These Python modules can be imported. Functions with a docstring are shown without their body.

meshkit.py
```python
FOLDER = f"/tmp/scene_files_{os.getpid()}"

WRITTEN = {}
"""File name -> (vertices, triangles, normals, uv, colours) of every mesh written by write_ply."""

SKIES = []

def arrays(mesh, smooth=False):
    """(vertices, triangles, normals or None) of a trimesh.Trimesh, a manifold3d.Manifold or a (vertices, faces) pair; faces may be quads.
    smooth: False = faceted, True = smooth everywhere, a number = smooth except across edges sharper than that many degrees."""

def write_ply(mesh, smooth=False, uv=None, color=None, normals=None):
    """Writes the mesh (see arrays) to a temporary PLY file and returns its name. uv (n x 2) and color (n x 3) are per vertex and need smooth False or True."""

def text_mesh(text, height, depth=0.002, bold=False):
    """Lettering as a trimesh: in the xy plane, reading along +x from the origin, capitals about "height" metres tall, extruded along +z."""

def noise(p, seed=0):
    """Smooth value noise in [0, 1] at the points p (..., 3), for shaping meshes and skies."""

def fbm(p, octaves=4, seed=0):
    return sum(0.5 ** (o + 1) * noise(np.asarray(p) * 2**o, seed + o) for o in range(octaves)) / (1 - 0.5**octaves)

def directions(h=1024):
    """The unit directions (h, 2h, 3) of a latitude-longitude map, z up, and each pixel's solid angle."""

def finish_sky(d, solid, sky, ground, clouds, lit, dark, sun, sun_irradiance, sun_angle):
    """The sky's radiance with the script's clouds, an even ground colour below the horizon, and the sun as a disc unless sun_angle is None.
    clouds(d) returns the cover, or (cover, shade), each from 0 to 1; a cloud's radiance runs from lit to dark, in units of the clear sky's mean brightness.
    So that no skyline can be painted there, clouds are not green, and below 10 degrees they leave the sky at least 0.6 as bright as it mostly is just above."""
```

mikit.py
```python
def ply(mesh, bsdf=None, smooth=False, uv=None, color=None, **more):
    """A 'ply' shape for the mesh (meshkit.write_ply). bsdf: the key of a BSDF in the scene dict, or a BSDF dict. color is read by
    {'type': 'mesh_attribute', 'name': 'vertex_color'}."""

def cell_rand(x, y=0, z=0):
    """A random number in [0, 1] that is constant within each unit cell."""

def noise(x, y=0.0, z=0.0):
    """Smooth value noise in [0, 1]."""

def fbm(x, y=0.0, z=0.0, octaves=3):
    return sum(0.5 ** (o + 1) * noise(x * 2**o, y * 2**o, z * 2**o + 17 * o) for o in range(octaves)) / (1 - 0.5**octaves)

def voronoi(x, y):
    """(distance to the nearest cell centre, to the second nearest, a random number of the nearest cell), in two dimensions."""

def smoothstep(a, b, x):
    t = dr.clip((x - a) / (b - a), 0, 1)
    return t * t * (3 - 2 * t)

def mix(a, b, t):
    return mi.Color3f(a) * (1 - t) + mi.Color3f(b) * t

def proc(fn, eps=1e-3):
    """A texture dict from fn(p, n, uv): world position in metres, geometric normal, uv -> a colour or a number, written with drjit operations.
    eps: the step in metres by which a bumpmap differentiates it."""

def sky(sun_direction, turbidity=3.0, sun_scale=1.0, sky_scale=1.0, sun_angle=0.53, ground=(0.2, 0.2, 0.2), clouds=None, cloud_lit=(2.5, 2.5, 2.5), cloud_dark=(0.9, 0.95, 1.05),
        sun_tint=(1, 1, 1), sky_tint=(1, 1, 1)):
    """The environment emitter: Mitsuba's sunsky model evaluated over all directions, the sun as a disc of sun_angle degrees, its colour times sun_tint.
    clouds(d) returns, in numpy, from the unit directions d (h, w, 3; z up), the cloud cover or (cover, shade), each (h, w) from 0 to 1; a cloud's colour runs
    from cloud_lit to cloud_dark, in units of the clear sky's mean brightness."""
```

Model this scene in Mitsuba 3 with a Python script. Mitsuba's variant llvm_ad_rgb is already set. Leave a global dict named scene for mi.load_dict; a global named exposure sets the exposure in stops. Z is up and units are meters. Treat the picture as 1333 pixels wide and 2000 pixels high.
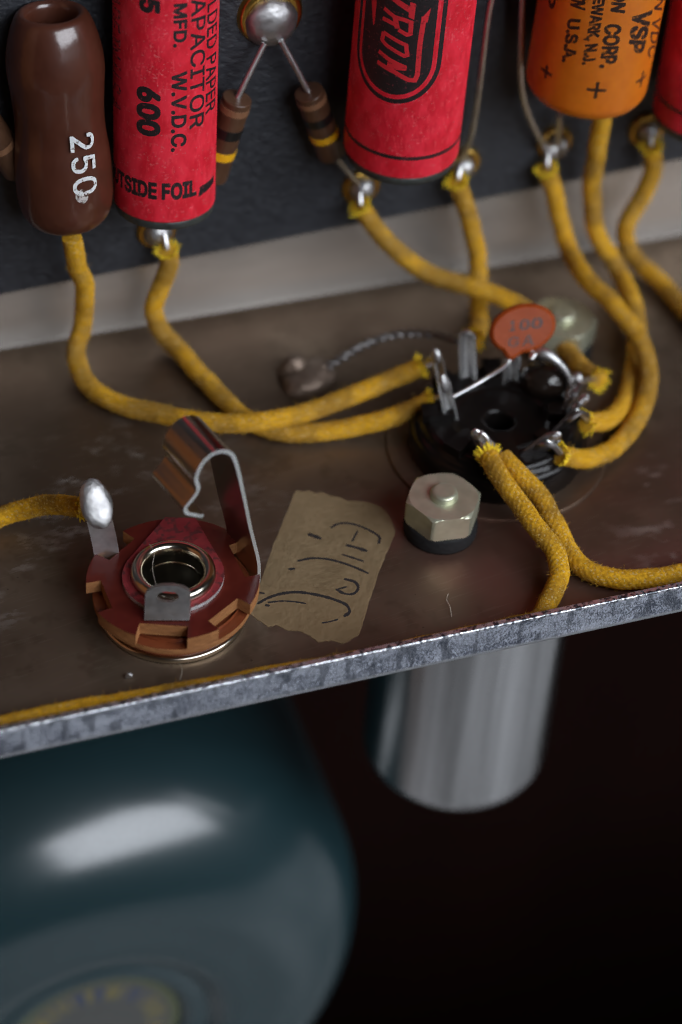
import math, random
import numpy as np, trimesh, mitsuba as mi, drjit as dr, mikit, meshkit
from mikit import noise, fbm, smoothstep, mix, cell_rand, proc
from shapely.geometry import Polygon, LineString, Point, MultiPolygon
from shapely.ops import unary_union
from shapely import affinity
T = mi.ScalarTransform4f
scene, labels = {}, {}
rng = np.random.default_rng(7)
MM = 0.001

# ------------------------------------------------------------------ camera, light, exposure
PITCH, YAW, ROLL, FPX = math.radians(43.1023), math.radians(21.9888), math.radians(4.4025), 4665.18   # FPX: focal length in pixels of the 1333 x 2000 photograph
EYE = np.array([-54.7001, -184.6046, 196.8186])                                                       # mm
FWD = np.array([math.sin(YAW)*math.cos(PITCH), math.cos(YAW)*math.cos(PITCH), -math.sin(PITCH)])
_r = np.array([math.cos(YAW), -math.sin(YAW), 0.0]); _u = np.cross(_r, FWD)
RGT = math.cos(ROLL)*_r + math.sin(ROLL)*_u
UPV = -math.sin(ROLL)*_r + math.cos(ROLL)*_u
scene['camera'] = {'type': 'thinlens', 'fov': math.degrees(2*math.atan(666.5/FPX)), 'fov_axis': 'x', 'aperture_radius': 3.5*MM, 'focus_distance': 275*MM,
                   'near_clip': 0.02, 'far_clip': 10.0, 'to_world': T().look_at(origin=(EYE*MM).tolist(), target=((EYE+FWD*100)*MM).tolist(), up=UPV.tolist())}
exposure = 0.0
# the tall window behind and to the right of the camera, and the dim room
def lamp(name, centre, aim, w, h, rad):
    scene[name] = {'type': 'rectangle', 'to_world': T().look_at(origin=centre, target=aim, up=[0, 0, 1]) @ T().scale([w/2, h/2, 1]),
                   'emitter': {'type': 'area', 'radiance': {'type': 'rgb', 'value': rad}}, 'bsdf': {'type': 'diffuse', 'reflectance': {'type': 'rgb', 'value': 0.1}}}
    labels[name] = {'kind': 'structure', 'label': 'bright window that lights the chassis from the front right'}
lamp('window', [0.56, -0.92, 0.76], [0.03, 0.01, 0.0], 1.34, 0.74, [6.3, 6.6, 7.1])
scene['room_light'] = {'type': 'constant', 'radiance': {'type': 'rgb', 'value': [0.0075, 0.0068, 0.0065]}}

# ------------------------------------------------------------------ helpers (all in millimetres)
EX, EY, EZ = np.eye(3)
def ray(px, py): return FWD + (px-666.5)/FPX*RGT - (py-1000)/FPX*UPV
def onZ(px, py, z=0.0):
    d = ray(px, py); return EYE + d*(z-EYE[2])/d[2]
def onY(px, py, y):
    d = ray(px, py); return EYE + d*(y-EYE[1])/d[1]
def at(c):
    px, py, k, v = c
    if k == 'p': return np.array([px, py, v], float)
    return onZ(px, py, v) if k == 'z' else onY(px, py, v)
used = {}
def numbered(key):
    used[key] = used.get(key, 0) + 1
    return key if used[key] == 1 else f'{key}_{used[key]-1:03d}'
def obj(name, mesh, m, parent=None, smooth=30, uv=None):
    key = numbered(f'{parent}__{name}' if parent else name)
    if isinstance(mesh, (tuple, list)): V, F = np.asarray(mesh[0], float), np.asarray(mesh[1], int)
    else: V, F = np.asarray(mesh.vertices, float), np.asarray(mesh.faces, int)
    if F.shape[1] == 4: F = np.vstack([F[:, [0, 1, 2]], F[:, [0, 2, 3]]])
    scene[key] = mikit.ply((V*MM, F), m, smooth=smooth, uv=uv)
    return key
def thing(name, label, cat, group=None):
    key = numbered(name); labels[key] = {'label': label, 'category': cat}
    if group: labels[key]['group'] = group
    return key
def part_label(key, label): labels[key] = {'label': label}
def unit(v): v = np.asarray(v, float); return v/np.linalg.norm(v)
def frame(axis, front=None):
    a = unit(axis); f = np.array([0, -1, 0.0]) if front is None else np.asarray(front, float)
    s = np.cross(a, -f) if False else np.cross(f, a)*-1
    if np.linalg.norm(s) < 1e-6: s = np.cross(a, [1, 0, 0])
    s = unit(s); f = np.cross(s, a)*1.0
    return s, unit(f), a
def place(V, o, X, Y, Z): return np.asarray(o) + V[:, [0]]*X + V[:, [1]]*Y + V[:, [2]]*Z
def join(*ms):
    V, F, n = [], [], 0
    for m in ms:
        v, f = (m.vertices, m.faces) if hasattr(m, 'vertices') else m
        f = np.asarray(f)
        if f.shape[1] == 4: f = np.vstack([f[:, [0, 1, 2]], f[:, [0, 2, 3]]])
        V.append(np.asarray(v, float)); F.append(f+n); n += len(v)
    return np.vstack(V), np.vstack(F)
def lathe(prof, n=64, o=(0, 0, 0), axis=(0, 0, 1), rfun=None):
    """revolves (r, z) points; returns (V, F)"""
    prof = np.asarray(prof, float); m = len(prof); a = np.arange(n)*2*np.pi/n
    R = np.repeat(prof[:, :1], n, 1)
    if rfun is not None: R = R*rfun(a[None, :], prof[:, 1:])
    V = np.stack([R*np.cos(a), R*np.sin(a), np.repeat(prof[:, 1:], n, 1)], -1).reshape(-1, 3)
    i, j = np.meshgrid(np.arange(m-1), np.arange(n), indexing='ij')
    F = np.stack([i*n+j, i*n+(j+1) % n, (i+1)*n+(j+1) % n, (i+1)*n+j], -1).reshape(-1, 4)
    s, f, ax = frame(axis)
    return place(V, o, s, f, ax) if True else V, F[:, ::-1]
def rounded(prof, r, k=5):
    """rounds the corners of an open (r, z) profile"""
    P = np.asarray(prof, float); out = [P[0]]
    for A, B, C in zip(P[:-2], P[1:-1], P[2:]):
        d = min(r, 0.45*np.linalg.norm(A-B), 0.45*np.linalg.norm(C-B))
        p, q = B+unit(A-B)*d, B+unit(C-B)*d
        for t in np.linspace(0, 1, k): out.append((1-t)**2*p+2*t*(1-t)*B+t*t*q)
    out.append(P[-1]); return np.array(out)
def spline(C, step=0.15):
    """Catmull-Rom (centripetal) through the points, resampled evenly"""
    C = np.asarray(C, float); P = np.vstack([2*C[0]-C[1], C, 2*C[-1]-C[-2]]); out = []
    for k in range(1, len(P)-2):
        p0, p1, p2, p3 = P[k-1:k+3]
        t0 = 0; t1 = t0+np.linalg.norm(p1-p0)**.5; t2 = t1+np.linalg.norm(p2-p1)**.5; t3 = t2+np.linalg.norm(p3-p2)**.5
        t = np.linspace(t1, t2, 40, endpoint=False)[:, None]
        A1 = (t1-t)/(t1-t0)*p0+(t-t0)/(t1-t0)*p1; A2 = (t2-t)/(t2-t1)*p1+(t-t1)/(t2-t1)*p2; A3 = (t3-t)/(t3-t2)*p2+(t-t2)/(t3-t2)*p3
        B1 = (t2-t)/(t2-t0)*A1+(t-t0)/(t2-t0)*A2; B2 = (t3-t)/(t3-t1)*A2+(t-t1)/(t3-t1)*A3
        out.append((t2-t)/(t2-t1)*B1+(t-t1)/(t2-t1)*B2)
    Q = np.vstack(out+[C[-1:]]); s = np.r_[0, np.cumsum(np.linalg.norm(np.diff(Q, axis=0), axis=1))]
    k = max(2, int(s[-1]/step)); u = np.linspace(0, s[-1], k)
    return np.stack([np.interp(u, s, Q[:, i]) for i in range(3)], 1), u
def frames(P):
    t = np.gradient(P, axis=0); t /= np.linalg.norm(t, axis=1, keepdims=True)
    n = np.cross(t[0], [0.3, 0.2, 0.9]); n /= np.linalg.norm(n); N = [n]
    for k in range(1, len(P)):
        n = N[-1]-t[k]*(N[-1]@t[k]); N.append(n/np.linalg.norm(n))
    N = np.array(N); return t, N, np.cross(t, N)
def tube(P, radius, sides=10, cap=True, rfun=None):
    """P (k,3), radius scalar or (k,); returns V, F, uv (around, along in mm)"""
    P = np.asarray(P, float); k = len(P); t, N, B = frames(P)
    s = np.r_[0, np.cumsum(np.linalg.norm(np.diff(P, axis=0), axis=1))]
    a = np.arange(sides)*2*np.pi/sides
    R = np.broadcast_to(np.asarray(radius, float).reshape(-1, 1), (k, sides)).copy()
    if rfun is not None: R += rfun(a[None, :], s[:, None])
    V = P[:, None]+R[..., None]*(np.cos(a)[None, :, None]*N[:, None]+np.sin(a)[None, :, None]*B[:, None])
    i, j = np.meshgrid(np.arange(k-1), np.arange(sides), indexing='ij')
    F = np.stack([i*sides+j, i*sides+(j+1) % sides, (i+1)*sides+(j+1) % sides, (i+1)*sides+j], -1).reshape(-1, 4)
    F = np.vstack([F[:, [0, 1, 2]], F[:, [0, 2, 3]]]); V = V.reshape(-1, 3)
    if cap:
        n = len(V); V = np.vstack([V, P[:1], P[-1:]]); j = np.arange(sides)
        F = np.vstack([F, np.stack([(j+1) % sides, j, j*0+n], 1), np.stack([(k-1)*sides+j, (k-1)*sides+(j+1) % sides, j*0+n+1], 1)])
    return V, F
def rod(pts, r, sides=12, step=0.3):
    P, _ = spline(pts, step); rr = np.full(len(P), r); return tube(P, rr, sides)
def blob(o, radii, X=EX, Y=EY, Z=EZ, amp=0.06, freq=0.8, sub=4, seed=1):
    m = trimesh.creation.icosphere(sub); V = np.array(m.vertices)
    V = V*(1+amp*2*(meshkit.fbm(V*freq*2+seed*7.3, 3, seed)-0.5))[:, None]*np.asarray(radii, float)
    return place(V, o, X, Y, Z), m.faces
def extrude(poly, h, z0=0.0, bevel=0.0):
    polys = getattr(poly, 'geoms', [poly]); out = []
    for g in polys:
        m = trimesh.creation.extrude_polygon(g, h, engine='earcut'); V = np.array(m.vertices); V[:, 2] += z0; out.append((V, m.faces))
    return join(*out)
def flat(poly, size=0.5):
    out = []
    for g in getattr(poly, 'geoms', [poly]):
        if g.is_empty or g.area < 1e-4: continue
        m = trimesh.creation.extrude_polygon(g, 1.0, engine='earcut'); up = m.face_normals[:, 2] > 0.9
        out.append((np.array(m.vertices), np.array(m.faces)[up]))
    V, F = join(*out); V, F = trimesh.remesh.subdivide_to_size(V, F, size, max_iter=12); return V[:, :2], F
def text_flat(txt, bold=False, fat=0.0):
    m = meshkit.text_mesh(txt, 1.0, 0.1, bold); up = m.face_normals[:, 2] > 0.9
    g = unary_union([Polygon(t[:, :2]) for t in np.array(m.triangles)[up]]).buffer(fat+.004).simplify(.006)
    return flat(g, 50.)
def fit_box(V, x0, x1, y0, y1):
    lo, hi = V.min(0), V.max(0)
    return np.stack([x0+(V[:, 0]-lo[0])/(hi[0]-lo[0])*(x1-x0), y0+(V[:, 1]-lo[1])/(hi[1]-lo[1])*(y1-y0)], 1)

# ------------------------------------------------------------------ materials
def two(b): return {'type': 'twosided', 'bsdf': b}
def pbr(base, rough=0.5, metal=0.0, spec=0.5, **k):
    b = base if isinstance(base, dict) else {'type': 'rgb', 'value': list(base)}
    r = rough if isinstance(rough, (dict, float, int)) else rough
    return {'type': 'principled', 'base_color': b, 'roughness': r, 'metallic': metal, 'specular': spec, **k}
def bump(tex, scale, b): return {'type': 'bumpmap', 'tex': tex, 'scale': scale, 'bsdf': b}
def W(p): return p.x*1000, p.y*1000, p.z*1000

def floor_col(p, n, uv):
    x, y, z = W(p)
    a = fbm(x*.05+3, y*.05, 0.5, 4); b = fbm(x*.35, y*.35+9, 1.5, 4)
    c = mix((.118, .080, .055), (.190, .142, .102), smoothstep(.35, .65, a))
    c = mix(c, (.10, .07, .046), smoothstep(.52, .72, b)*.5)
    c = mix(c, (.21, .10, .08), smoothstep(.36, .6, fbm(x*.04+7, y*.06+2, 4.5, 3))*smoothstep(16., 2., y)*smoothstep(12., 30., x)*.75)
    c = mix(c, (.07, .045, .028), smoothstep(9., 2., dr.sqrt(dr.square(x-28)+dr.square(y-34))+4*fbm(x*.5, y*.5, 3., 3)-2)*.6)      # scorched flux round the solder lump
    c = mix(c, (.34, .29, .23), smoothstep(.80, .88, noise(x*.22+y*.9, y*7-x*1.1, 2.))*.10)                               # fine scratches
    d = smoothstep(.52, .74, fbm(x*.16+2, y*.26+4, 2.5, 5))*smoothstep(-3., 12., y)*smoothstep(26., -2., x)*smoothstep(40., 22., y)      # chalky residue left of the jack
    c = mix(c, (.50, .47, .44), d*.6*smoothstep(.3, .7, fbm(x*1.1, y*2.6, 8., 4)))
    e = smoothstep(.55, .75, fbm(x*.25+8, y*.4, 5.5, 5))*smoothstep(52., 60., x)*smoothstep(12., 4., y)
    c = mix(c, (.45, .40, .36), e*.5)
    sp = smoothstep(.90, .95, noise(x*1.9, y*1.9, 7.5))
    return mix(c, (.05, .04, .03), sp*.5)
def floor_rough(p, n, uv):
    x, y, z = W(p)
    return .34+.22*fbm(x*.2, y*.2+5, 3.5, 4)
def floor_bump(p, n, uv):
    x, y, z = W(p)
    return fbm(x*.9, y*.9, 2.2, 4)+.35*noise(x*.6, y*9., 1.)
scene['mat_floor'] = two(bump(proc(floor_bump, 4e-5), .00004, pbr(proc(floor_col), proc(floor_rough), .72, .3)))
def wall_col(p, n, uv):
    x, y, z = W(p)
    return mix((.34, .31, .28), (.47, .44, .405), fbm(x*.08, z*.25, 1., 3))
scene['mat_wall'] = two(pbr(proc(wall_col), proc(lambda p, n, uv: .85-.5*smoothstep(.0005, .004, p.z)), .6, .3))
def lip_col(p, n, uv):
    x, y, z = W(p)
    a = fbm(x*.30, z*.6+y*.4, .5, 4); b = fbm(x*9, z*5+y*4, 2.5, 3)
    c = mix((.09, .105, .145), (.74, .78, .88), smoothstep(.36, .64, a*.32+b*.68))
    c = mix(c, (.06, .07, .09), smoothstep(.60, .70, noise(x*1.3, z*.22, 9.))*.6)          # vertical smears
    c = mix(c, (.88, .90, .95), smoothstep(.72, .84, noise(x*8, z*7, y*4)))
    c = mix(c, mix((.50, .52, .55), (.68, .70, .72), b), smoothstep(.9, .3, z))                    # the bend is less worn
    return mix(c, mix((.10, .11, .13), (.80, .82, .86), smoothstep(.40, .56, fbm(x*3, y*3, z, 3))), smoothstep(4.2, 4.42, z))   # worn rim
def lip_rough(p, n, uv):
    x, y, z = W(p)
    return .20+.30*fbm(x*1.8, z*1.6, 3.5, 3)
def lip_bump(p, n, uv):
    x, y, z = W(p)
    return .6*fbm(x*2.2, z*1.3, y*1.3, 3)+.7*smoothstep(.60, .74, noise(x*1.1, z*.35, 3.))+.55*fbm(x*8, z*6, y*6, 2)
scene['mat_lip'] = two(bump(proc(lip_bump, 3e-5), .00011, pbr(proc(lip_col), proc(lip_rough), .95)))
scene['mat_board'] = two(bump(proc(lambda p, n, uv: fbm(p.x*1800, p.z*2300, 1., 4), 4e-5), .00022, pbr(proc(lambda p, n, uv: mix((.012, .0135, .018), (.030, .033, .040), fbm(p.x*1500, p.z*1500, 2., 4))), .6)))
def red_col(p, n, uv):
    x, y, z = W(p)
    c = mix((.56, .011, .024), (.70, .024, .045), smoothstep(.3, .7, fbm(x*.8, y*.8, z*.35, 4)))
    c = mix(c, (.80, .10, .12), smoothstep(.60, .80, fbm(x*5., y*5., z*.9, 3))*.35)                               # paper fibres
    low = smoothstep(.42, .62, fbm(x*.45, y*.45, z*.30+5, 3))
    c = mix(c, (.78, .36, .36), smoothstep(.62, .74, fbm(x*3.2, y*3.2, z*4.5, 3))*low*.22)                         # chalky scuffs
    return mix(c, (.82, .62, .58), smoothstep(.86, .92, noise(x*5, y*5, z*4))*.2)
scene['mat_red'] = two(bump(proc(lambda p, n, uv: fbm(p.x*1300, p.y*1300, p.z*900, 3), 4e-5), .00004, pbr(proc(red_col), .5, 0., .28)))
def orange_col(p, n, uv):
    x, y, z = W(p)
    c = mix((.50, .115, .005), (.60, .165, .008), fbm(x*.7, y*.7, z*.5, 4))
    return mix(c, (.45, .14, .01), smoothstep(.7, .82, fbm(x*6, y*6, z*6, 2))*.6)
scene['mat_orange'] = two(pbr(proc(orange_col), .30, 0., .5, clearcoat=.4, clearcoat_gloss=.85))
def brown_col(p, n, uv):
    x, y, z = W(p)
    return mix((.046, .012, .006), (.078, .024, .013), fbm(x*.3, y*.3, z*.25, 4))
scene['mat_brown'] = two(bump(proc(lambda p, n, uv: fbm(p.x*450, p.y*450, p.z*450, 3), 4e-5), .00006, pbr(proc(brown_col), .2, 0., .5, clearcoat=1., clearcoat_gloss=.93)))
def worn(ink, under, lo, hi):
    def f(p, n, uv):
        x, y, z = W(p)
        return mix(ink, under, smoothstep(lo, hi, fbm(x*3.1, y*3.1, z*3.1, 3)))
    return proc(f)
scene['mat_ink'] = two(pbr(worn((.012, .008, .009), (.16, .02, .03), .66, .80), .55))
scene['mat_ink_faded'] = two(pbr(worn((.10, .01, .02), (.55, .04, .05), .42, .58), .55))
scene['mat_ink_orange'] = two(pbr(worn((.025, .010, .006), (.30, .09, .01), .62, .74), .45))
scene['mat_ink_white'] = two(pbr(worn((.62, .64, .64), (.20, .15, .13), .58, .70), .5))
scene['mat_smear'] = two(pbr(worn((.45, .42, .40), (.06, .03, .02), .42, .62), .5))
scene['mat_logo_red'] = two(pbr(worn((.56, .02, .03), (.35, .015, .02), .62, .74), .5))
scene['mat_wax'] = two(bump(proc(lambda p, n, uv: fbm(p.x*900, p.y*900, p.z*900, 3), 4e-5), .0002, pbr(proc(lambda p, n, uv: mix((.012, .013, .013), (.05, .055, .05), fbm(p.x*600, p.y*600, p.z*600, 3))), .45)))
def solder_col(p, n, uv):
    x, y, z = W(p)
    return mix((.32, .31, .31), (.70, .70, .70), fbm(x*.9, y*.9, z*.9, 3))
scene['mat_solder'] = two(bump(proc(lambda p, n, uv: fbm(p.x*1100, p.y*1100, p.z*1100, 3), 4e-5), .00005, pbr(proc(solder_col), .47, 1.)))
scene['mat_dull_solder'] = two(bump(proc(lambda p, n, uv: fbm(p.x*700, p.y*700, p.z*700, 3), 4e-5), .00012, pbr(proc(lambda p, n, uv: mix((.10, .07, .05), (.25, .19, .15), fbm(p.x*500, p.y*500, p.z*500, 3))), .5, .7)))
scene['mat_brass'] = two(pbr((.70, .44, .10), .28, 1.))
scene['mat_tin'] = two(pbr(proc(lambda p, n, uv: mix((.55, .55, .55), (.84, .84, .84), fbm(p.x*1500, p.y*1500, p.z*1500, 3))), .38, 1.))
scene['mat_dark_lead'] = two(pbr(proc(lambda p, n, uv: mix((.16, .15, .15), (.36, .35, .35), fbm(p.x*900, p.y*900, p.z*500, 3))), .4, 1.))
def nickel_col(p, n, uv):
    x, y, z = W(p)
    return mix((.52, .48, .40), (.70, .65, .54), fbm(x*.8, y*.8, z*1.4, 4))
scene['mat_nickel'] = two(bump(proc(lambda p, n, uv: fbm(p.x*1500, p.y*1500, p.z*400, 3), 4e-5), .00001, pbr(proc(nickel_col), .17, 1.)))
scene['mat_spring'] = two(bump(proc(lambda p, n, uv: fbm(p.x*900, p.y*120, p.z*900, 3), 4e-5), .000012, pbr((.52, .46, .40), .20, 1.)))
scene['mat_cut_edge'] = two(bump(proc(lambda p, n, uv: fbm(p.x*2600, p.y*2600, p.z*2600, 3), 4e-5), .0001, pbr((.84, .88, .88), .4, .8)))
def nut_col(p, n, uv):
    x, y, z = W(p)
    return mix((.40, .41, .29), (.60, .61, .47), fbm(x*.7, y*.7, z*.7, 4))
scene['mat_nut'] = two(bump(proc(lambda p, n, uv: fbm(p.x*500, p.y*2500, p.z*900, 3), 4e-5), .00003, pbr(proc(nut_col), .36, .7)))
scene['mat_rubber'] = two(bump(proc(lambda p, n, uv: fbm(p.x*2500, p.y*2500, p.z*2500, 3), 4e-5), .00008, pbr((.011, .0115, .0125), .75, 0., .3)))
def bak_col(p, n, uv):
    return mix((.003, .0025, .0025), (.009, .007, .006), fbm(p.x*350, p.y*350, p.z*350, 4))
scene['mat_bakelite'] = two(bump(proc(lambda p, n, uv: fbm(p.x*900, p.y*900, p.z*900, 3), 4e-5), .00004, pbr(proc(bak_col), .22, 0., .22)))
scene['mat_glossy_dark'] = two(pbr((.012, .008, .006), .16))
scene['mat_phenolic'] = two(bump(proc(lambda p, n, uv: fbm(p.x*700, p.y*700, p.z*700, 3), 4e-5), .00002, pbr(proc(lambda p, n, uv: mix((.058, .008, .006), (.098, .016, .010), fbm(p.x*600, p.y*600, 1., 3))), .2, 0., .3)))
scene['mat_phenolic_low'] = two(pbr(proc(lambda p, n, uv: mix((.13, .030, .012), (.19, .05, .018), fbm(p.x*400, p.y*400, p.z*400, 3))), .25))
scene['mat_fibre_edge'] = two(bump(proc(lambda p, n, uv: fbm(p.x*1800, p.y*1800, p.z*5000, 3), 3e-5), .00012, pbr(proc(lambda p, n, uv: mix((.18, .068, .022), (.34, .15, .05), fbm(p.x*1500, p.y*1500, p.z*3500, 3))), .7)))
def dye_col(p, n, uv):
    x, y, z = W(p)
    c = mix((.22, .026, .034), (.34, .05, .055), fbm(x*1.5, y*1.5, 1., 3))
    return mix(c, (.12, .035, .036), smoothstep(.50, .70, fbm(x*1.7+4, y*1.7, 2., 4)))
scene['mat_dye'] = two(bump(proc(lambda p, n, uv: fbm(p.x*1500, p.y*1500, 1., 3), 4e-5), .00005, pbr(proc(dye_col), .42, .35)))
def tape_col(p, n, uv):
    x, y, z = W(p)
    c = mix((.145, .10, .048), (.225, .16, .085), fbm(x*.45, y*.45, 1., 4))
    c = mix(c, (.17, .12, .06), smoothstep(.6, .78, fbm(x*1.6+4, y*1.6, 2., 3))*.6)
    return mix(c, (.17, .10, .045), smoothstep(6, -12, y)*.4)
scene['mat_tape'] = two(bump(proc(lambda p, n, uv: fbm(p.x*2100, p.y*2100, 1., 4)+1.2*noise(p.x*300, p.y*240), 4e-5), .00012, pbr(proc(tape_col), .8)))
scene['mat_pencil'] = two(pbr(worn((.022, .02, .02), (.12, .09, .05), .66, .85), .6))
def cloth_col(p, n, uv):
    x, y, z = W(p)
    t = fbm(x*.25, y*.25, z*.25, 3); f = fbm(x*3.2, y*3.2, z*3.2, 3)
    c = mix((.44, .22, .007), (.62, .335, .013), smoothstep(.3, .7, f))
    c = mix(c, (.20, .105, .016), smoothstep(.40, .68, t)*.75)                         # grime
    return mix(c, (.56, .42, .18), smoothstep(.66, .80, noise(x*5.5, y*5.5, z*5.5))*.6)
scene['mat_cloth'] = two(pbr(proc(cloth_col), .9, 0., .25, sheen=.6, sheen_tint=.6))
scene['mat_cloth_end'] = two(pbr((.80, .58, .03), .9, 0., .25, sheen=.5))
scene['mat_fuzz'] = two(pbr((.60, .36, .05), .9, 0., .2))
scene['mat_disc'] = two(bump(proc(lambda p, n, uv: fbm(p.x*800, p.y*800, p.z*800, 3), 4e-5), .00004, pbr(proc(lambda p, n, uv: mix((.24, .038, .006), (.32, .060, .012), fbm(p.x*500, p.y*500, p.z*500, 3))), .35, 0., .12)))
scene['mat_disc_print'] = two(pbr((.02, .012, .012), .5))
scene['mat_resistor'] = two(pbr(proc(lambda p, n, uv: mix((.055, .025, .013), (.09, .045, .025), fbm(p.x*400, p.y*400, p.z*400, 3))), .3))
scene['mat_band_tan'] = two(pbr((.19, .095, .05), .3)); scene['mat_band_black'] = two(pbr((.008, .008, .008), .25)); scene['mat_band_yellow'] = two(pbr((.72, .38, .01), .3))
scene['mat_bell'] = two(pbr((.008, .025, .030), .22, 0., .6, clearcoat=.9, clearcoat_gloss=.88))
def blabel_col(p, n, uv):
    x, y, z = W(p); dx, dz = x-BELL[0], z-BELL[2]
    r = dr.sqrt(dx*dx+dz*dz); a = dr.atan2(dx, dz)
    k = dr.floor(a*16); q = cell_rand(k, 3., 1.)
    c = mix((.060, .062, .058), (.065, .065, .025), smoothstep(11.3, 11.6, r))
    word = dr.select((r > 7.8) & (r < 10.6) & (dr.abs(a*16-k-.5) < .36), 1., 0.)
    c = mix(c, mix((.02, .035, .09), (.17, .14, .03), dr.select(q > .45, 1., 0.)), word*.8)
    return mix(c, (.10, .14, .08), dr.select((r > 11.9) & (r < 12.4), .7, 0.))
scene['mat_bell_label'] = two(pbr(proc(blabel_col), .4))
def shield_col(p, n, uv):
    x, y, z = W(p); a = dr.atan2(y-16.6, x-47.)
    return mix((.26, .26, .26), (.52, .52, .52), fbm(a*14, z*.03, 1., 4))
scene['mat_shield'] = two(bump(proc(lambda p, n, uv: fbm(dr.atan2(p.y*1000-16.6, p.x*1000-47)*60, p.z*20, 1., 3), 4e-5), .00003, pbr(proc(shield_col), .2, 1.)))
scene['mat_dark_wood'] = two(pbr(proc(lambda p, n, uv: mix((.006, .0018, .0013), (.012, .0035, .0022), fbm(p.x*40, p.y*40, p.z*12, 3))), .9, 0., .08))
scene['mat_warm_wood'] = two(pbr(proc(lambda p, n, uv: mix((.30, .10, .03), (.42, .16, .05), fbm(p.x*40, p.y*9, p.z*60, 3))), .5))
scene['mat_bench'] = two(pbr(proc(lambda p, n, uv: mix((.26, .26, .26), (.66, .67, .68), smoothstep(.34, .64, fbm(p.x*11+3, p.y*11+1, 1., 3)))), .6))
scene['mat_lint'] = two(pbr((.5, .45, .38), .8))

# ------------------------------------------------------------------ the setting
def box(x0, x1, y0, y1, z0, z1):
    m = trimesh.creation.box([x1-x0, y1-y0, z1-z0]); m.apply_translation([(x0+x1)/2, (y0+y1)/2, (z0+z1)/2]); return m
obj('bench', box(-900, 900, -430, 50, -262, -250), 'mat_bench'); labels['bench'] = {'kind': 'structure', 'label': 'pale bench top in front of the chassis'}
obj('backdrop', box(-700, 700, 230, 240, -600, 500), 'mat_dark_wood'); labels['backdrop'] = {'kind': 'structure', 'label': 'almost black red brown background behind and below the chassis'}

obj('cabinet_side', box(-215, -197, -60, 228, -250, 330), 'mat_warm_wood'); labels['cabinet_side'] = {'kind': 'structure', 'label': 'warm brown wooden cabinet side beyond the left edge'}
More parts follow.
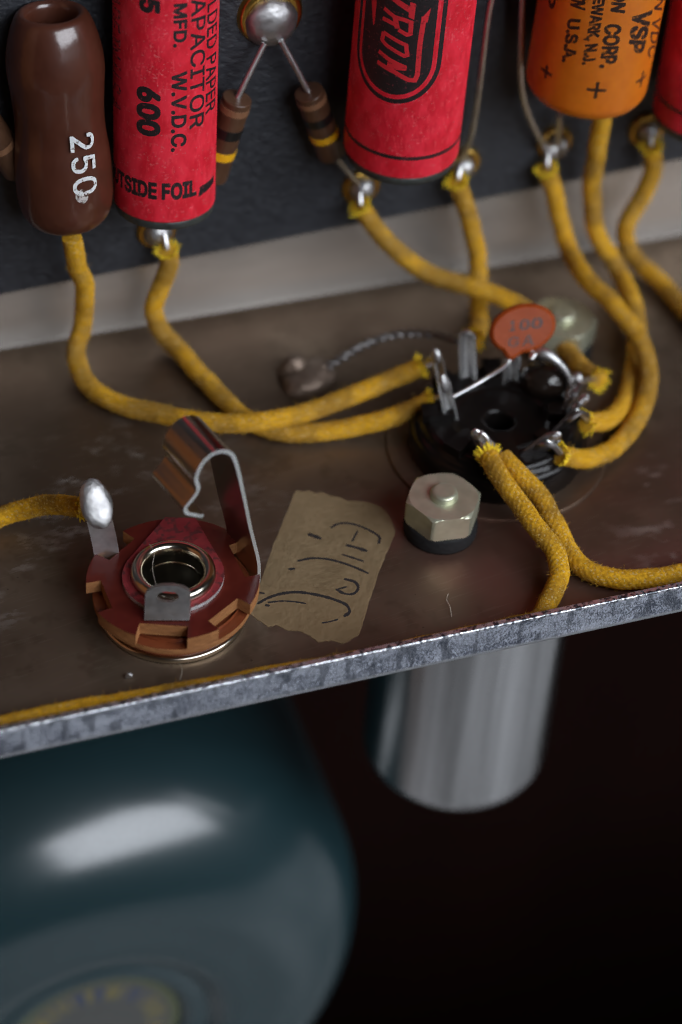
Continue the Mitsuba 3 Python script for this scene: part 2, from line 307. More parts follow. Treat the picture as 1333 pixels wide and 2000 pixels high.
# ------------------------------------------------------------------ chassis
LIPY, WALLY = -16.62, 51.44
ch = thing('chassis', 'bent sheet metal chassis tray with bright scuffed front lip, holding all the wired parts', 'chassis')
obj('floor_panel', box(-90, 170, LIPY+2.4, WALLY-.5, -1.2, 0), 'mat_floor', ch)
k = obj('front_lip', None or (lambda: (lambda prof: (np.vstack([np.column_stack([np.full(len(prof), xx), prof]) for xx in np.linspace(-90, 170, 261)]),
     np.vstack([np.stack([i*len(prof)+j, i*len(prof)+(j+1) % len(prof), (i+1)*len(prof)+(j+1) % len(prof), (i+1)*len(prof)+j], -1) for i in range(260) for j in [np.arange(len(prof))]])))(
     np.array([(LIPY+2.4, -1.2)]+[(LIPY+2.4-2.4*math.sin(a), 1.2-2.4*math.cos(a)) for a in np.linspace(.1, np.pi/2, 12)]+[(LIPY, 4.3)]+[(LIPY+.2-.2*math.cos(a), 4.4+.2*math.sin(a)) for a in np.linspace(0, np.pi/2, 7)]+[(LIPY+.75, 4.6), (LIPY+.85, 4.5), (LIPY+.88, 4.3), (LIPY+.88, 1.2), (LIPY+1.1, .4), (LIPY+1.6, .12), (LIPY+2.4, 0.003)])))(), 'mat_lip', ch, smooth=40)
part_label(k, 'bright scuffed front edge of the chassis')
wp = [(WALLY-.5, 0.004)]+[(WALLY-.5+.5*math.sin(a), .5-.5*math.cos(a)) for a in np.linspace(.1, np.pi/2, 8)]+[(WALLY, 80), (WALLY+1.2, 80), (WALLY+1.2, -1.2), (WALLY-.5, -1.2)]
wp = np.array(wp); xs = np.linspace(-90, 170, 40)
V = np.vstack([np.column_stack([np.full(len(wp), xx), wp]) for xx in xs]); n = len(wp); j = np.arange(n)
obj('rear_wall', (V, np.vstack([np.stack([i*n+j, (i+1)*n+j, (i+1)*n+(j+1) % n, i*n+(j+1) % n], -1) for i in range(len(xs)-1)])), 'mat_wall', ch)

# ------------------------------------------------------------------ circuit board with its eyelets and solder joints
BY = 49.3
bd = thing('circuit_board', 'black fibre circuit board standing upright along the rear wall', 'circuit board')
e0, e1 = onY(0, 575, BY), onY(1333, 310, BY); sl = (e1[2]-e0[2])/(e1[0]-e0[0])
bp = Polygon([(-90, e0[2]+sl*(-90-e0[0])), (170, e0[2]+sl*(170-e0[0])), (170, 95), (-90, 95)])
V, F = extrude(bp, 1.9); obj('panel', (np.stack([V[:, 0], BY+V[:, 2], V[:, 1]], 1), F[:, ::-1]), 'mat_board', bd, smooth=False)
def eyelet(px, py, r=2.1, sol=(1.6, 1.3), seed=1, ring=True, off=(0, 0)):
    o = onY(px, py, BY)
    pr = rounded([(r*.5, -.4), (r*.80, .85), (r*1.02, .75), (r*1.1, -.05)], .3)
    if ring: obj('eyelet', lathe(pr, 40, o, (0, -1, 0)), 'mat_brass', bd)
    obj('solder_joint', blob(o+np.array([off[0], -.5, off[1]]), (sol[0], sol[1], sol[0]), amp=.07, seed=seed), 'mat_solder', bd)
    return o
E1 = eyelet(305, 447, 2.4, (1.9, 1.7), 1); E2 = eyelet(527, 26, 3.75, (3.3, 1.9), 2, off=(0.05, -.75)); E3 = eyelet(704, 362, 2.4, (1.7, 1.7), 3)
E4 = eyelet(905, 315, 2.1, (1.5, 1.6), 4, off=(-.2, -.3)); E5 = eyelet(1082, 276, 2.3, (1.35, 1.3), 5, off=(-.5, -.9)); E6 = eyelet(1262, 250, 2.4, (1.5, 1.6), 6)
obj('solder_joint', blob(E5+np.array([.9, -.9, -.3]), (.8, 1.0, 1.3), amp=.2, seed=9), 'mat_solder', bd)

# ------------------------------------------------------------------ tubular capacitors
class Cyl:
    def __init__(s, B, tilt, R):
        s.B, s.R = np.array(B, float), R; s.a = unit([tilt[0], tilt[1], 1.0])
        s.s = unit(np.cross([0, 1, 0], s.a)); s.f = np.cross(s.a, s.s)*-1   # s: to the right, f: to the front
        if s.f[1] > 0: s.f = -s.f
    def uv(s, px, py):
        """(arc in mm to the right of the front, height along the axis) where this cylinder shows at the pixel"""
        d = ray(px, py); o = EYE-s.B; dp, op = d-s.a*(d@s.a), o-s.a*(o@s.a)
        A, Bq, C = dp@dp, 2*dp@op, op@op-s.R**2; disc = Bq*Bq-4*A*C
        t = (-Bq-math.sqrt(max(disc, 0)))/(2*A); P = o+d*t
        return np.array([math.atan2(P@s.s, P@s.f)*s.R, P@s.a])
    def wrap(s, uv, off=.03):
        ph = uv[:, 0]/s.R
        return s.B+uv[:, [1]]*s.a+(s.R+off)*(np.sin(ph)[:, None]*s.s+np.cos(ph)[:, None]*s.f)
    def lathe(s, prof, n=96): 
        V, F = lathe(prof, n, (0, 0, 0)); V0 = np.asarray(V)
        return s.B+V0[:, [0]]*s.s+V0[:, [1]]*s.f+V0[:, [2]]*s.a, F
    def text_down(s, txt, p0, p1, bold=False, off=.03, fat=.02):
        """lettering that reads down the axis with letter tops to the right: p0 = top left pixel, p1 = bottom right pixel"""
        (u0, v0), (u1, v1) = s.uv(*p0), s.uv(*p1)
        V, F = text_flat(txt, bold, fat); V = fit_box(V, v0, v1, u0, u1); V, F = trimesh.remesh.subdivide_to_size(np.column_stack([V, V[:, 0]*0]), F, .45, max_iter=12)
        return s.wrap(V[:, [1, 0]], off), F
    def text_round(s, txt, p0, p1, h, bold=False, off=.03):
        (u0, v0), (u1, v1) = s.uv(*p0), s.uv(*p1); v = (v0+v1)/2
        V, F = text_flat(txt, bold, .05); V = fit_box(V, u0, u1, v, v+h); V, F = trimesh.remesh.subdivide_to_size(np.column_stack([V, V[:, 0]*0]), F, .45, max_iter=12)
        return s.wrap(V[:, :2], off), F
    def decal(s, poly, off=.03):
        V, F = flat(poly, .4); return s.wrap(V, off), F
def paper_cap(key, C, H=60, wax=True):
    R = C.R
    obj('sleeve', C.lathe(rounded([(R-.6, 0.35), (R-.25, 0.0), (R, .25), (R, 10), (R, 25), (R, H)], .12)), 'mat_red', key, smooth=40)
    k = obj('end_seal', C.lathe(rounded([(.3, -1.15), (R-.9, -1.2), (R-.15, -.95), (R-.12, .1), (R-.8, .5)], .4), 96), 'mat_wax', key)
    part_label(k, 'dark wax seal at the lower end')
capg = 'red paper tubular capacitors'
C1 = Cyl([10.77, 41.91, 26.66], (.03, .10), 6.09)
c1 = thing('paper_capacitor', 'red paper capacitor printed 600, right beside the brown tubular capacitor', 'capacitor', capg); paper_cap(c1, C1)
t = [C1.text_down('600', (267, 164), (314, 268), True, fat=.06), C1.text_down('5', (272, -8), (313, 28), True, fat=.06), C1.text_down('.0', (276, -70), (311, -16), True),
     C1.text_down('MFD.', (339, 7), (365, 90), True, fat=.03), C1.text_down('W.V.D.C.', (335, 141), (364, 293), True), C1.text_down('CAPACITOR', (374, -36), (398, 243), False),
     C1.text_down('MOLDED PAPER', (406, -55), (420, 208), False), C1.text_round('OUTSIDE FOIL', (200, 345), (384, 376), 2.3, True)]
(u0, v0), (u1, v1) = C1.uv(387, 383), C1.uv(417, 357)
t.append(C1.decal(Polygon([(u0, v0-.1), (u0+.3, v0+1.2), (u1, v0+1.35), (u1, v0+.45)])))
k = obj('print', join(*t), 'mat_ink', c1, smooth=False); part_label(k, 'black printed lettering reading 600 W.V.D.C. and OUTSIDE FOIL')
k = obj('faded_print', C1.text_down('MADE IN U.S.A.', (217, -62), (237, 232), False), 'mat_ink_faded', c1, smooth=False); part_label(k, 'faded lettering MADE IN U.S.A.')

C2 = Cyl([40.56, 40.94, 29.77], (.01, -.01), 7.06)
c2 = thing('paper_capacitor', 'red paper capacitor with a black rounded emblem, in the middle of the row', 'capacitor', capg); paper_cap(c2, C2)
uL, uR, uB = C2.uv(698, 90), C2.uv(866, 90), C2.uv(777, 203)
um, hw = (uL[0]+uR[0])/2, (uR[0]-uL[0])/2
cap_o = LineString([(um, uB[1]+hw), (um, uB[1]+hw+26)]).buffer(hw, 24)
ring = unary_union([cap_o.difference(cap_o.buffer(-.6)), cap_o.buffer(-1.2)])
ln = Polygon([(-21, 2.9), (21, 2.9), (21, 3.4), (-21, 3.4)])
k = obj('print', join(C2.decal(ring), C2.decal(ln)), 'mat_ink', c2, smooth=False); part_label(k, 'black rounded emblem and ring line')
# red letters T R O N in the emblem: drawn in (down, right) and wrapped
def seg(pts, w, capst=2): return LineString(pts).buffer(w/2, cap_style=capst, join_style=2)
def q3(zx, zy): return tuple(C2.uv(680+zx*.165, zy*.165))
def st(pts, wz): return seg([q3(*p) for p in pts], wz*.0103)
def pg(pts): return Polygon([q3(*p) for p in pts]).buffer(0)
letters = [pg([(742, 15), (808, 40), (785, 228), (718, 195)]), pg([(505, -20), (600, -20), (752, 80), (740, 152)]),                                       # T
           st([(432, 88), (560, 195), (660, 225), (762, 262)], 52), st([(415, 205), (480, 240), (600, 300)], 54), st([(752, 240), (742, 392), (700, 405), (600, 345)], 52), st([(560, 190), (585, 330)], 62),   # R
           st([(425, 372), (690, 528), (704, 645), (665, 655), (450, 520), (408, 465), (428, 372)], 50),                                                     # O
           st([(368, 595), (480, 690), (690, 795)], 54), st([(352, 722), (560, 850), (715, 938), (792, 945), (822, 880), (852, 520), (905, 190)], 58),         # N and its long stroke
           pg([(470, 720), (600, 730), (702, 790), (690, 832), (560, 818), (460, 800)]), pg([(874, 205), (985, 85), (940, 265)]), pg([(283, -60), (352, -60), (322, 270), (302, 292)])]
letters = unary_union([g.buffer(0) for g in letters]).intersection(cap_o.buffer(-1.3))
k = obj('emblem_letters', C2.decal(letters, .06), 'mat_logo_red', c2, smooth=False); part_label(k, 'red slanted letters TRON on the emblem')

C3 = Cyl([82.6, 41.0, 27.6], (.02, .03), 7.0)
c3 = thing('paper_capacitor', 'red paper capacitor cut off by the right edge, behind the orange one', 'capacitor', capg); paper_cap(c3, C3)
obj('print', C3.decal(Polygon([(-21, 2.9), (21, 2.9), (21, 3.4), (-21, 3.4)])), 'mat_ink', c3, smooth=False)

C4 = Cyl([64.28, 40.47, 34.54], (.02, -.03), 7.53)
c4 = thing('electrolytic_capacitor', 'orange tubular capacitor printed VSP with plus signs near its lower end', 'capacitor')
R = C4.R; obj('sleeve', C4.lathe(rounded([(.2, .1), (R-1.6, 0), (R-.7, .2), (R, 1.3), (R, 12), (R, 60)], 1.1, 9)), 'mat_orange', c4, smooth=50)
def q4(zx, zy): return (900+zx*.325, zy*.325)
def slant(txt, a, b, c, d, bold=False):
    """a, b: start and end of the baseline, c, d: of the letter tops (zoom pixels)"""
    A, Bq, Cc, D = (C4.uv(*q4(*x)) for x in (a, b, c, d))
    V, F = text_flat(txt, bold, .055 if bold else .02); V = fit_box(V, 0, 1, 0, 1); V, F = trimesh.remesh.subdivide_to_size(np.column_stack([V*10, V[:, 0]*0]), F, 1.0, max_iter=12)
    x, y = V[:, [0]]/10, V[:, [1]]/10
    return C4.wrap((1-x)*(1-y)*A+x*(1-y)*Bq+(1-x)*y*Cc+x*y*D), F
t = [slant('U.S.A.', (646, 106), (608, 372), (726, 112), (690, 368), True), slant('IN', (668, -40), (660, 30), (752, -30), (752, 62), True),
     slant('NEWARK, N.J.', (795, -70), (712, 390), (880, -70), (810, 378), True), slant('CORP.', (868, 138), (832, 408), (972, 142), (936, 400), True), slant('ON', (915, -60), (900, 66), (1003, -60), (990, 78), True),
     slant('VSP', (1036, 60), (1002, 312), (1158, 55), (1100, 318), True), slant('N VDC', (1172, -20), (1122, 345), (1222, -15), (1168, 340), False), slant('D', (528, -60), (534, 62), (575, -50), (576, 40), True)]
for zx, zy, s_ in ((516, 430, 1.), (818, 540, 1.25), (1090, 472, 1.2)):
    u, v = C4.uv(*q4(zx, zy)); h = .95*s_
    t.append(C4.decal(unary_union([seg([(u-h, v), (u+h, v)], .42), seg([(u, v-h), (u, v+h)], .42)])))
k = obj('print', join(*t), 'mat_ink_orange', c4, smooth=False); part_label(k, 'dark printed lettering VSP, CORP. and U.S.A. with plus signs')

# brown moulded capacitor, waisted, with a hollow top
C5 = Cyl([-1.22, 41.98, 25.28], (-.01, .15), 5.52)
c5 = thing('ceramic_capacitor', 'glossy brown waisted tubular capacitor printed 250 in white', 'capacitor')
R = C5.R
# profile of the moulded body
prof = [(.5, .3), (2.2, 0), (4.0, .35), (5.1, 1.6), (5.62, 3.6), (5.72, 6.2), (5.6, 9.5), (5.32, 12), (5.25, 14.5), (5.45, 17.5), (5.66, 20.0), (5.55, 21.9), (5.15, 23.9), (4.65, 25.5), (4.05, 26.6), (3.45, 26.9), (2.95, 26.5), (2.75, 25.2), (2.7, 14), (.2, 14)]
P, _ = spline([(a, 0, b) for a, b in prof], .25)
obj('body', C5.lathe(P[:, [0, 2]], 96), 'mat_brown', c5, smooth=60)
C5p = Cyl([-1.22, 41.98, 25.28], (-.01, .15), 5.70)
obj('print', C5p.text_down('250', (135, 266), (190, 372), False, .06, .015), 'mat_ink_white', c5, smooth=False)
uS = C5p.uv(160, 383)
obj('paint_smear', C5p.decal(affinity.rotate(affinity.scale(Point(uS[0], uS[1]).buffer(1, 16), .75, .95), 20), .06), 'mat_smear', c5, smooth=False)

# ------------------------------------------------------------------ resistors, bare leads
def resistor(label, A, B, tipA, tipB, r=1.82, bands=((.07, .15, 'mat_band_tan'), (.32, .44, 'mat_band_black'), (.60, .70, 'mat_band_yellow'))):
    key = thing('resistor', label, 'resistor', 'brown resistors on the board'); A, B = np.array(A), np.array(B); L = np.linalg.norm(B-A); a = unit(B-A)
    obj('body', lathe(rounded([(.3, 0), (r, 0), (r, L), (.3, L)], .25), 48, A, a), 'mat_resistor', key)
    for k, (s0, s1, m) in enumerate(bands):
        obj('band', lathe([(r-.1, s0*L), (r+.05, s0*L+.04), (r+.05, s1*L-.04), (r-.1, s1*L)], 48, A, a), m, key, smooth=False)
    if tipA is not None: obj('lead', rod([tipA, A+(np.array(tipA)-A)*.3, A+a*.4], .40), 'mat_tin', key)
    if tipB is not None: obj('lead', rod([B-a*.4, B+(np.array(tipB)-B)*.5, tipB], .40), 'mat_tin', key)
    return key
resistor('striped brown resistor slanting down behind the red capacitor printed 600', onY(464, 190, 45.5), onY(415, 345, 46.5), onY(517, 84, 46.8), None)
resistor('striped brown resistor slanting down to the solder joint left of the emblem capacitor', onY(603, 178, 45.5), onY(648, 300, 46.0), onY(549, 78, 46.8), onY(700, 358, 47.6))
resistor('dark brown resistor half hidden behind the brown tubular capacitor at the left edge', onY(-30, 235, 45.5), onY(36, 330, 46.0), None, None, 1.9, ((.4, .5, 'mat_band_tan'),))
def lead(label, pts, r=.42, m='mat_tin'):
    k = obj('bare_lead', rod([at(p) for p in pts], r), m); labels[k] = {'label': label, 'category': 'wire lead', 'group': 'bare component leads'}
lead('bare grey lead running down right of the emblem capacitor to its solder joint', [(968, -30, 'y', 43), (956, 20, 'y', 43.5), (944, 110, 'y', 44.5), (930, 215, 'y', 46), (918, 275, 'y', 47), (903, 305, 'y', 48)])
lead('bare grey lead bending from behind the left of the orange capacitor to a solder joint', [(1022, -30, 'y', 45.5), (1019, 60, 'y', 45.5), (1019, 165, 'y', 45.8), (1034, 225, 'y', 46.6), (1056, 272, 'y', 47.6), (1064, 290, 'y', 48.5)])
lead('short bare lead from under the orange capacitor to the same solder joint', [(1094, 225, 'y', 45.5), (1092, 255, 'y', 47), (1090, 280, 'y', 48)])

# ------------------------------------------------------------------ yellow cloth-covered wires
def wire(label, pts, r=1.17, fray=(True, True), bare=None, hook=None):
    key = thing('cloth_wire', label, 'wire', 'yellow cloth covered wires')
    C = np.array([at(p) for p in pts]); P, s = spline(C, .11)
    jit = np.stack([meshkit.fbm(np.stack([s*.16, s*0+q*9.1+len(P)*.01, s*0], -1), 3, 5) for q in range(3)], -1)-.5; P = P+jit*np.minimum(1, np.minimum(s, s[-1]-s)/6)[:, None]*np.array([.9, .9, .35])
    seed = len(used)+used['cloth_wire']*3; ph = seed*1.7
    def weave(a, sv):
        A = 7*a+sv*8.2+ph; B = 7*a-sv*8.2
        return .05*np.maximum(np.sin(A), np.sin(B))+.05*(meshkit.fbm(np.stack(np.broadcast_arrays(np.cos(a)*.9+seed, np.sin(a)*.9, sv*.55), -1), 3, seed)-.5)*2
    V, F = tube(P, r, 28, True, weave); obj('cover', (V, F), 'mat_cloth', key, smooth=True)
    # fuzz standing off the braid
    g = np.random.default_rng(seed); t, N, B = frames(P); ms = []
    for _ in range(int(s[-1]*20)):
        i = g.integers(2, len(P)-2); a = g.uniform(0, 2*np.pi); nn = np.cos(a)*N[i]+np.sin(a)*B[i]; tt = np.cross(nn, t[i])
        L = g.uniform(.15, .6); d = unit(nn*g.uniform(.25, .9)+t[i]*g.normal()*.9+tt*g.normal()*.7); cu = g.normal(size=3)*.35
        p0 = P[i]+nn*(r-.05); pts_ = np.array([p0, p0+d*L*.5, p0+d*L+cu*L*.6])
        ms.append(tube(pts_, np.array([.02, .018, .01]), 3, False))
    k = obj('fuzz', join(*ms), 'mat_fuzz', key, smooth=False); labels[k] = {'label': 'loose cotton fibres', 'kind': 'stuff'}
    for e, on in ((0, fray[0]), (-1, fray[1])):
        if not on: continue
        d = -t[0] if e == 0 else t[-1]; ms = []; o = P[0] if e == 0 else P[-1]; n1, n2 = N[e], B[e]
        for q in range(90):
            a = g.uniform(0, 2*np.pi); rr = r*g.uniform(.75, 1.05); nn = np.cos(a)*n1+np.sin(a)*n2
            p0 = o-d*.6+nn*rr; L = g.uniform(.4, 1.2); dd = unit(d+nn*g.uniform(.05, .7)+g.normal(size=3)*.22)
            ms.append(tube(np.array([p0, p0+dd*L*.6, p0+dd*L+nn*L*.15]), np.array([.12, .11, .04]), 4, False))
        obj('frayed_end', join(*ms), 'mat_cloth_end', key, smooth=False)
    if bare:
        obj('conductor', rod([at(p) for p in bare], .42), 'mat_tin', key)
    if hook: obj('conductor', rod([at(p) for p in hook], .38), 'mat_tin', key)
    return key
wire('yellow cloth wire from under the brown capacitor, upper of two running to the socket', [(140, 462, 'y', 42), (148, 500, 'y', 42.5), (167, 560, 'y', 44.5), (160, 630, 'y', 46.2), (147, 690, 'z', 3.2), (160, 738, 'z', 1.7), (210, 778, 'z', 1.4), (300, 806, 'z', 1.9), (400, 823, 'z', 3.4), (500, 822, 'z', 4.1), (600, 803, 'z', 4.0), (700, 768, 'z', 4.2), (780, 735, 'z', 5.0), (824, 716, 'z', 5.8)], fray=(False, True),
     bare=[(815, 722, 'z', 5.6), (840, 712, 'z', 6.2), (850, 706, 'z', 6.6)])
wire('yellow cloth wire from under the capacitor printed 600, lower of two running to the socket', [(326, 487, 'y', 46.3), (330, 510, 'y', 46.2), (314, 562, 'y', 46), (302, 605, 'y', 46), (322, 650, 'z', 2.6), (370, 705, 'z', 1.6), (425, 768, 'z', 1.35), (470, 812, 'z', 1.35), (530, 838, 'z', 1.35), (600, 846, 'z', 1.4), (690, 835, 'z', 1.9), (770, 812, 'z', 3.2), (845, 782, 'z', 4.8)],
     bare=[(320, 455, 'y', 47.5), (325, 480, 'y', 46.6), (327, 495, 'y', 46.3)], hook=[(838, 785, 'z', 4.8), (862, 774, 'z', 5.6), (874, 766, 'z', 7.0), (868, 758, 'z', 7.6)])
wire('yellow cloth wire from the joint under the emblem capacitor, passing behind the orange disc', [(703, 402, 'y', 46.3), (722, 430, 'y', 45.8), (770, 485, 'y', 44.5), (840, 535, 'y', 43), (930, 560, 'y', 40.5), (1010, 592, 'y', 37), (1072, 640, 'z', 4.0), (1112, 690, 'z', 3.4), (1140, 722, 'z', 4.0), (1172, 742, 'z', 4.8)], hook=[(1165, 738, 'z', 4.8), (1142, 744, 'z', 6.6), (1126, 750, 'z', 7.2), (1118, 758, 'z', 6.4)],
     bare=[(703, 375, 'y', 47.4), (704, 395, 'y', 46.6), (712, 415, 'y', 46)])
wire('yellow cloth wire hanging straight down right of the emblem capacitor', [(892, 352, 'y', 46.5), (906, 395, 'y', 46.4), (926, 470, 'y', 46), (938, 545, 'y', 45.2), (937, 610, 'y', 41), (925, 665, 'z', 6.0)],
     bare=[(900, 325, 'y', 47.6), (896, 345, 'y', 46.8), (900, 370, 'y', 46.4)])
wire('yellow cloth wire below the orange capacitor that loops round the outer right of the socket', [(1068, 330, 'y', 46.5), (1082, 372, 'y', 46), (1108, 470, 'y', 44.5), (1142, 540, 'z', 8.5), (1200, 600, 'z', 8.0), (1248, 660, 'z', 6.0), (1266, 730, 'z', 3.4), (1250, 815, 'z', 1.9), (1205, 870, 'z', 1.6), (1150, 895, 'z', 2.6), (1092, 888, 'z', 5.6)], hook=[(1100, 888, 'z', 5.6), (1084, 872, 'z', 7.0), (1070, 862, 'z', 7.6), (1078, 852, 'z', 7.8), (1092, 860, 'z', 7.2)],
     bare=[(1072, 300, 'y', 47.6), (1070, 320, 'y', 46.8), (1075, 345, 'y', 46.4)])
wire('yellow cloth wire from behind the orange capacitor, inner of the two looping to the socket', [(1178, 215, 'y', 43), (1168, 290, 'y', 44), (1156, 380, 'y', 44.5), (1164, 455, 'y', 44), (1205, 528, 'y', 42.5), (1236, 590, 'z', 3.2), (1246, 680, 'z', 1.6), (1230, 765, 'z', 1.4), (1198, 815, 'z', 2.4), (1142, 826, 'z', 5.4)], fray=(False, True), hook=[(1150, 824, 'z', 5.4), (1134, 806, 'z', 7.6), (1122, 798, 'z', 8.0), (1134, 788, 'z', 8.6)])
wire('yellow cloth wire at the right, running out of the right edge', [(1272, 285, 'y', 46.4), (1276, 330, 'y', 46.2), (1250, 390, 'y', 46), (1222, 440, 'y', 45.5), (1238, 496, 'z', 2.6), (1290, 550, 'z', 1.5), (1345, 610, 'z', 1.4), (1420, 700, 'z', 1.4)], fray=(True, False),
     bare=[(1268, 258, 'y', 47.6), (1271, 275, 'y', 46.8), (1275, 300, 'y', 46.3)])

wire('yellow cloth wire, left of the twisted pair, turning left inside the front lip', [(952, 884, 'z', 7.2), (975, 925, 'z', 6.8), (1012, 980, 'z', 5.6), (1050, 1036, 'z', 4.4), (1080, 1072, 'z', 3.4), (1094, 1116, 'z', 2.2), (1088, 1142, 'z', 1.7), (1070, 1175, 'z', 1.25),
      (39.6, -13.9, 'p', 1.15), (36, -14.3, 'p', 1.1), (31, -14.35, 'p', 1.1), (24, -14.35, 'p', 1.1), (14, -14.25, 'p', 1.15), (4, -14.0, 'p', 1.2), (-10, -13.4, 'p', 1.3), (-25, -13.1, 'p', 1.32), (-45, -13.1, 'p', 1.32)], fray=(True, False),
     bare=[(938, 846, 'z', 8.2), (944, 868, 'z', 7.6), (955, 890, 'z', 7.1)])
wire('yellow cloth wire, right of the twisted pair, running right behind the front lip', [(982, 893, 'z', 6.6), (1012, 925, 'z', 6.2), (1052, 968, 'z', 5.0), (1082, 1018, 'z', 3.6), (1106, 1068, 'z', 2.0), (1140, 1106, 'z', 1.4), (1190, 1126, 'z', 1.35), (1260, 1130, 'z', 1.35), (1345, 1118, 'z', 1.35), (1450, 1095, 'z', 1.35)], fray=(False, False),
     bare=[(950, 858, 'z', 7.6), (968, 876, 'z', 7.0), (985, 896, 'z', 6.5)])
wire('yellow cloth wire at the left edge leading to the jack', [(-90, 1050, 'z', 1.6), (-30, 1022, 'z', 1.6), (30, 998, 'z', 2.2), (85, 986, 'z', 4.2), (135, 988, 'z', 6.4), (168, 992, 'z', 8.0)], fray=(False, True))

# bare twisted ground wire and the solder lump it comes from
ua, ub = unit([.9, .35, 0]), unit([-.35, .9, 0])
k = obj('solder_lump', join(blob(onZ(606, 738, .3), (4.0, 2.7, 1.7), ua, ub, EZ, .16, .6, 4, 21), blob(onZ(574, 726, .3), (2.0, 1.5, 2.5), amp=.14, freq=.5, seed=23), blob(onZ(606, 748, .4), (2.2, .7, .8), ua, ub, EZ, amp=.1, seed=25), blob(onZ(636, 718, 1.2), (1.2, .7, .8), ua, ub, EZ, amp=.1, seed=27)), 'mat_dull_solder', smooth=True)
labels[k] = {'label': 'dull brownish solder lump on the chassis floor at the end of the twisted bare wire', 'category': 'solder'}
P, s_ = spline([at(p) for p in [(640, 716, 'z', 1.8), (675, 695, 'z', 2.6), (725, 668, 'z', 3.0), (785, 652, 'z', 3.4), (840, 652, 'z', 4.2), (898, 664, 'z', 6.4)]], .12)
tt, N, B = frames(P)
bead = .25+.07*np.sin(s_*5.2)+.04*np.sin(s_*3.1)
ms = [tube(P+.30*(np.cos(s_*2.6+q)[:, None]*N+np.sin(s_*2.6+q)[:, None]*B), bead, 10) for q in (0, np.pi)]
k = obj('twisted_wire', join(*ms), 'mat_dark_lead', smooth=True); labels[k] = {'label': 'twisted bare tinned wire from the solder lump to the tube socket', 'category': 'wire'}

# ------------------------------------------------------------------ tube socket
SX, SY = 46.6, 16.4
so = thing('tube_socket', 'black eight pin tube socket with soldered lugs, mounted in the chassis floor', 'tube socket')
obj('mounting_plate', lathe(rounded([(2, .004), (2, .45), (13.75, .45), (13.8, .004)], .15), 128, (SX, SY, 0)), 'mat_floor', so)
obj('body', lathe(rounded([(11.0, .46), (11.2, 2.6), (10.8, 3.9), (10.0, 4.4), (9.6, 5.1), (9.1, 5.4), (6.3, 5.3), (5.6, 4.7), (2.1, 4.6), (1.7, 4.2), (1.6, .6), (.2, .6)], .6), 96, (SX, SY, 0)), 'mat_bakelite', so)
for q in range(8):
    a = math.radians(22.5+45*q+8); ca, sa = math.cos(a), math.sin(a)
    pl = affinity.rotate(Polygon([(5.8, -.95), (9.8, -1.25), (9.8, 1.25), (5.8, .95)]), math.degrees(a), origin=(0, 0)); V, F = extrude(pl, 1.3, 5.0); V[:, 0] += SX; V[:, 1] += SY
    obj('pin_block', (V, F), 'mat_bakelite', so, smooth=False)
def ribbon(P, w, width, th, taper=None):
    """a strip along the points P, its width along w (centred), thickness th; returns the strip and its two cut edges"""
    P = np.asarray(P, float); w = unit(w); t = np.gradient(P, axis=0); t /= np.linalg.norm(t, axis=1, keepdims=True)
    n = np.cross(t, w); n /= np.linalg.norm(n, axis=1, keepdims=True); W2 = (np.full(len(P), width) if taper is None else np.asarray(taper))[:, None]/2*w
    A, Bq, C, D = P-W2-n*th/2, P+W2-n*th/2, P+W2+n*th/2, P-W2+n*th/2; k = len(P); i = np.arange(k-1)
    def quad(X, Y): V = np.vstack([X, Y]); return V, np.stack([i, i+1, k+i+1, k+i], 1)
    ends = [(np.array([X[e] for X in (A, Bq, C, D)]), np.array([[0, 1, 2, 3]])) for e in (0, -1)]
    return join(quad(A, Bq), quad(C, D), *ends), join(quad(Bq, C)), join(quad(D, A))
def lug(base, top, width, th=.32, m='mat_tin', bend=0.0, wdir=None, cup=0.0, solder=None, parent=None):
    b, tp = np.array(base), np.array(top); ax = unit(tp-b); rad = np.array([b[0]-SX, b[1]-SY, 0]); w = np.cross(ax, rad) if wdir is None else np.array(wdir, float)
    w = unit(w-ax*(w@ax)); nrm = np.cross(ax, w); P, _ = spline([b, b*.5+tp*.5+nrm*bend, tp], .3); L = np.linspace(0, 1, len(P))
    a, e1, e2 = ribbon(P, w, width, th, width*np.where(L > .85, 1-.55*((L-.85)/.15)**2, 1)); ms = [a, e1, e2]
    if cup:
        for s in (-1, 1): ms += list(ribbon(P[int(len(P)*.12):]+w*s*width/2+nrm*cup*.5, nrm, abs(cup), th))
    k = obj('lug', join(*ms), m, parent or so, smooth=30)
    if solder is not None: obj('solder', blob(tp-ax*solder[0]*.6, solder, ax, w, nrm, .2, seed=len(used)+int(b[0])), 'mat_solder', k if k.count('__') < 2 else parent)
    return k
def trough(base, top, width, face, m='mat_tin', arc=150, solder=None):
    """a folded lug: an arc shaped cross-section, open towards FACE"""
    b, tp = np.array(base), np.array(top); ax = unit(tp-b); f = np.array(face, float); f = unit(f-ax*(f@ax)); w = np.cross(ax, f); th = np.radians(np.linspace(-arc/2, arc/2, 15)); r = width/2
    ring = [r*np.sin(th)[:, None]*w-r*np.cos(th)[:, None]*f, ((r-.3)*np.sin(th)[:, None]*w-(r-.3)*np.cos(th)[:, None]*f)[::-1]]; R_ = np.vstack(ring); n = len(R_)
    L = np.array([0, .3, .6, .85, 1.0]); V = np.vstack([b+(tp-b)*l+R_*(1 if l < .9 else .75) for l in L]); j = np.arange(n)
    F = np.vstack([np.stack([i*n+j, i*n+(j+1) % n, (i+1)*n+(j+1) % n, (i+1)*n+j], -1) for i in range(len(L)-1)])
    k = obj('lug', (V, F), m, so, smooth=40)
    if solder is not None: obj('solder', blob(tp-ax*solder[0]*.4-f*.2, solder, ax, w, f, .12, seed=int(b[0]*3)), 'mat_solder', k)
Zl = lambda x, y, z: onZ(x, y, z)
cw = unit([.93, -.36, 0])
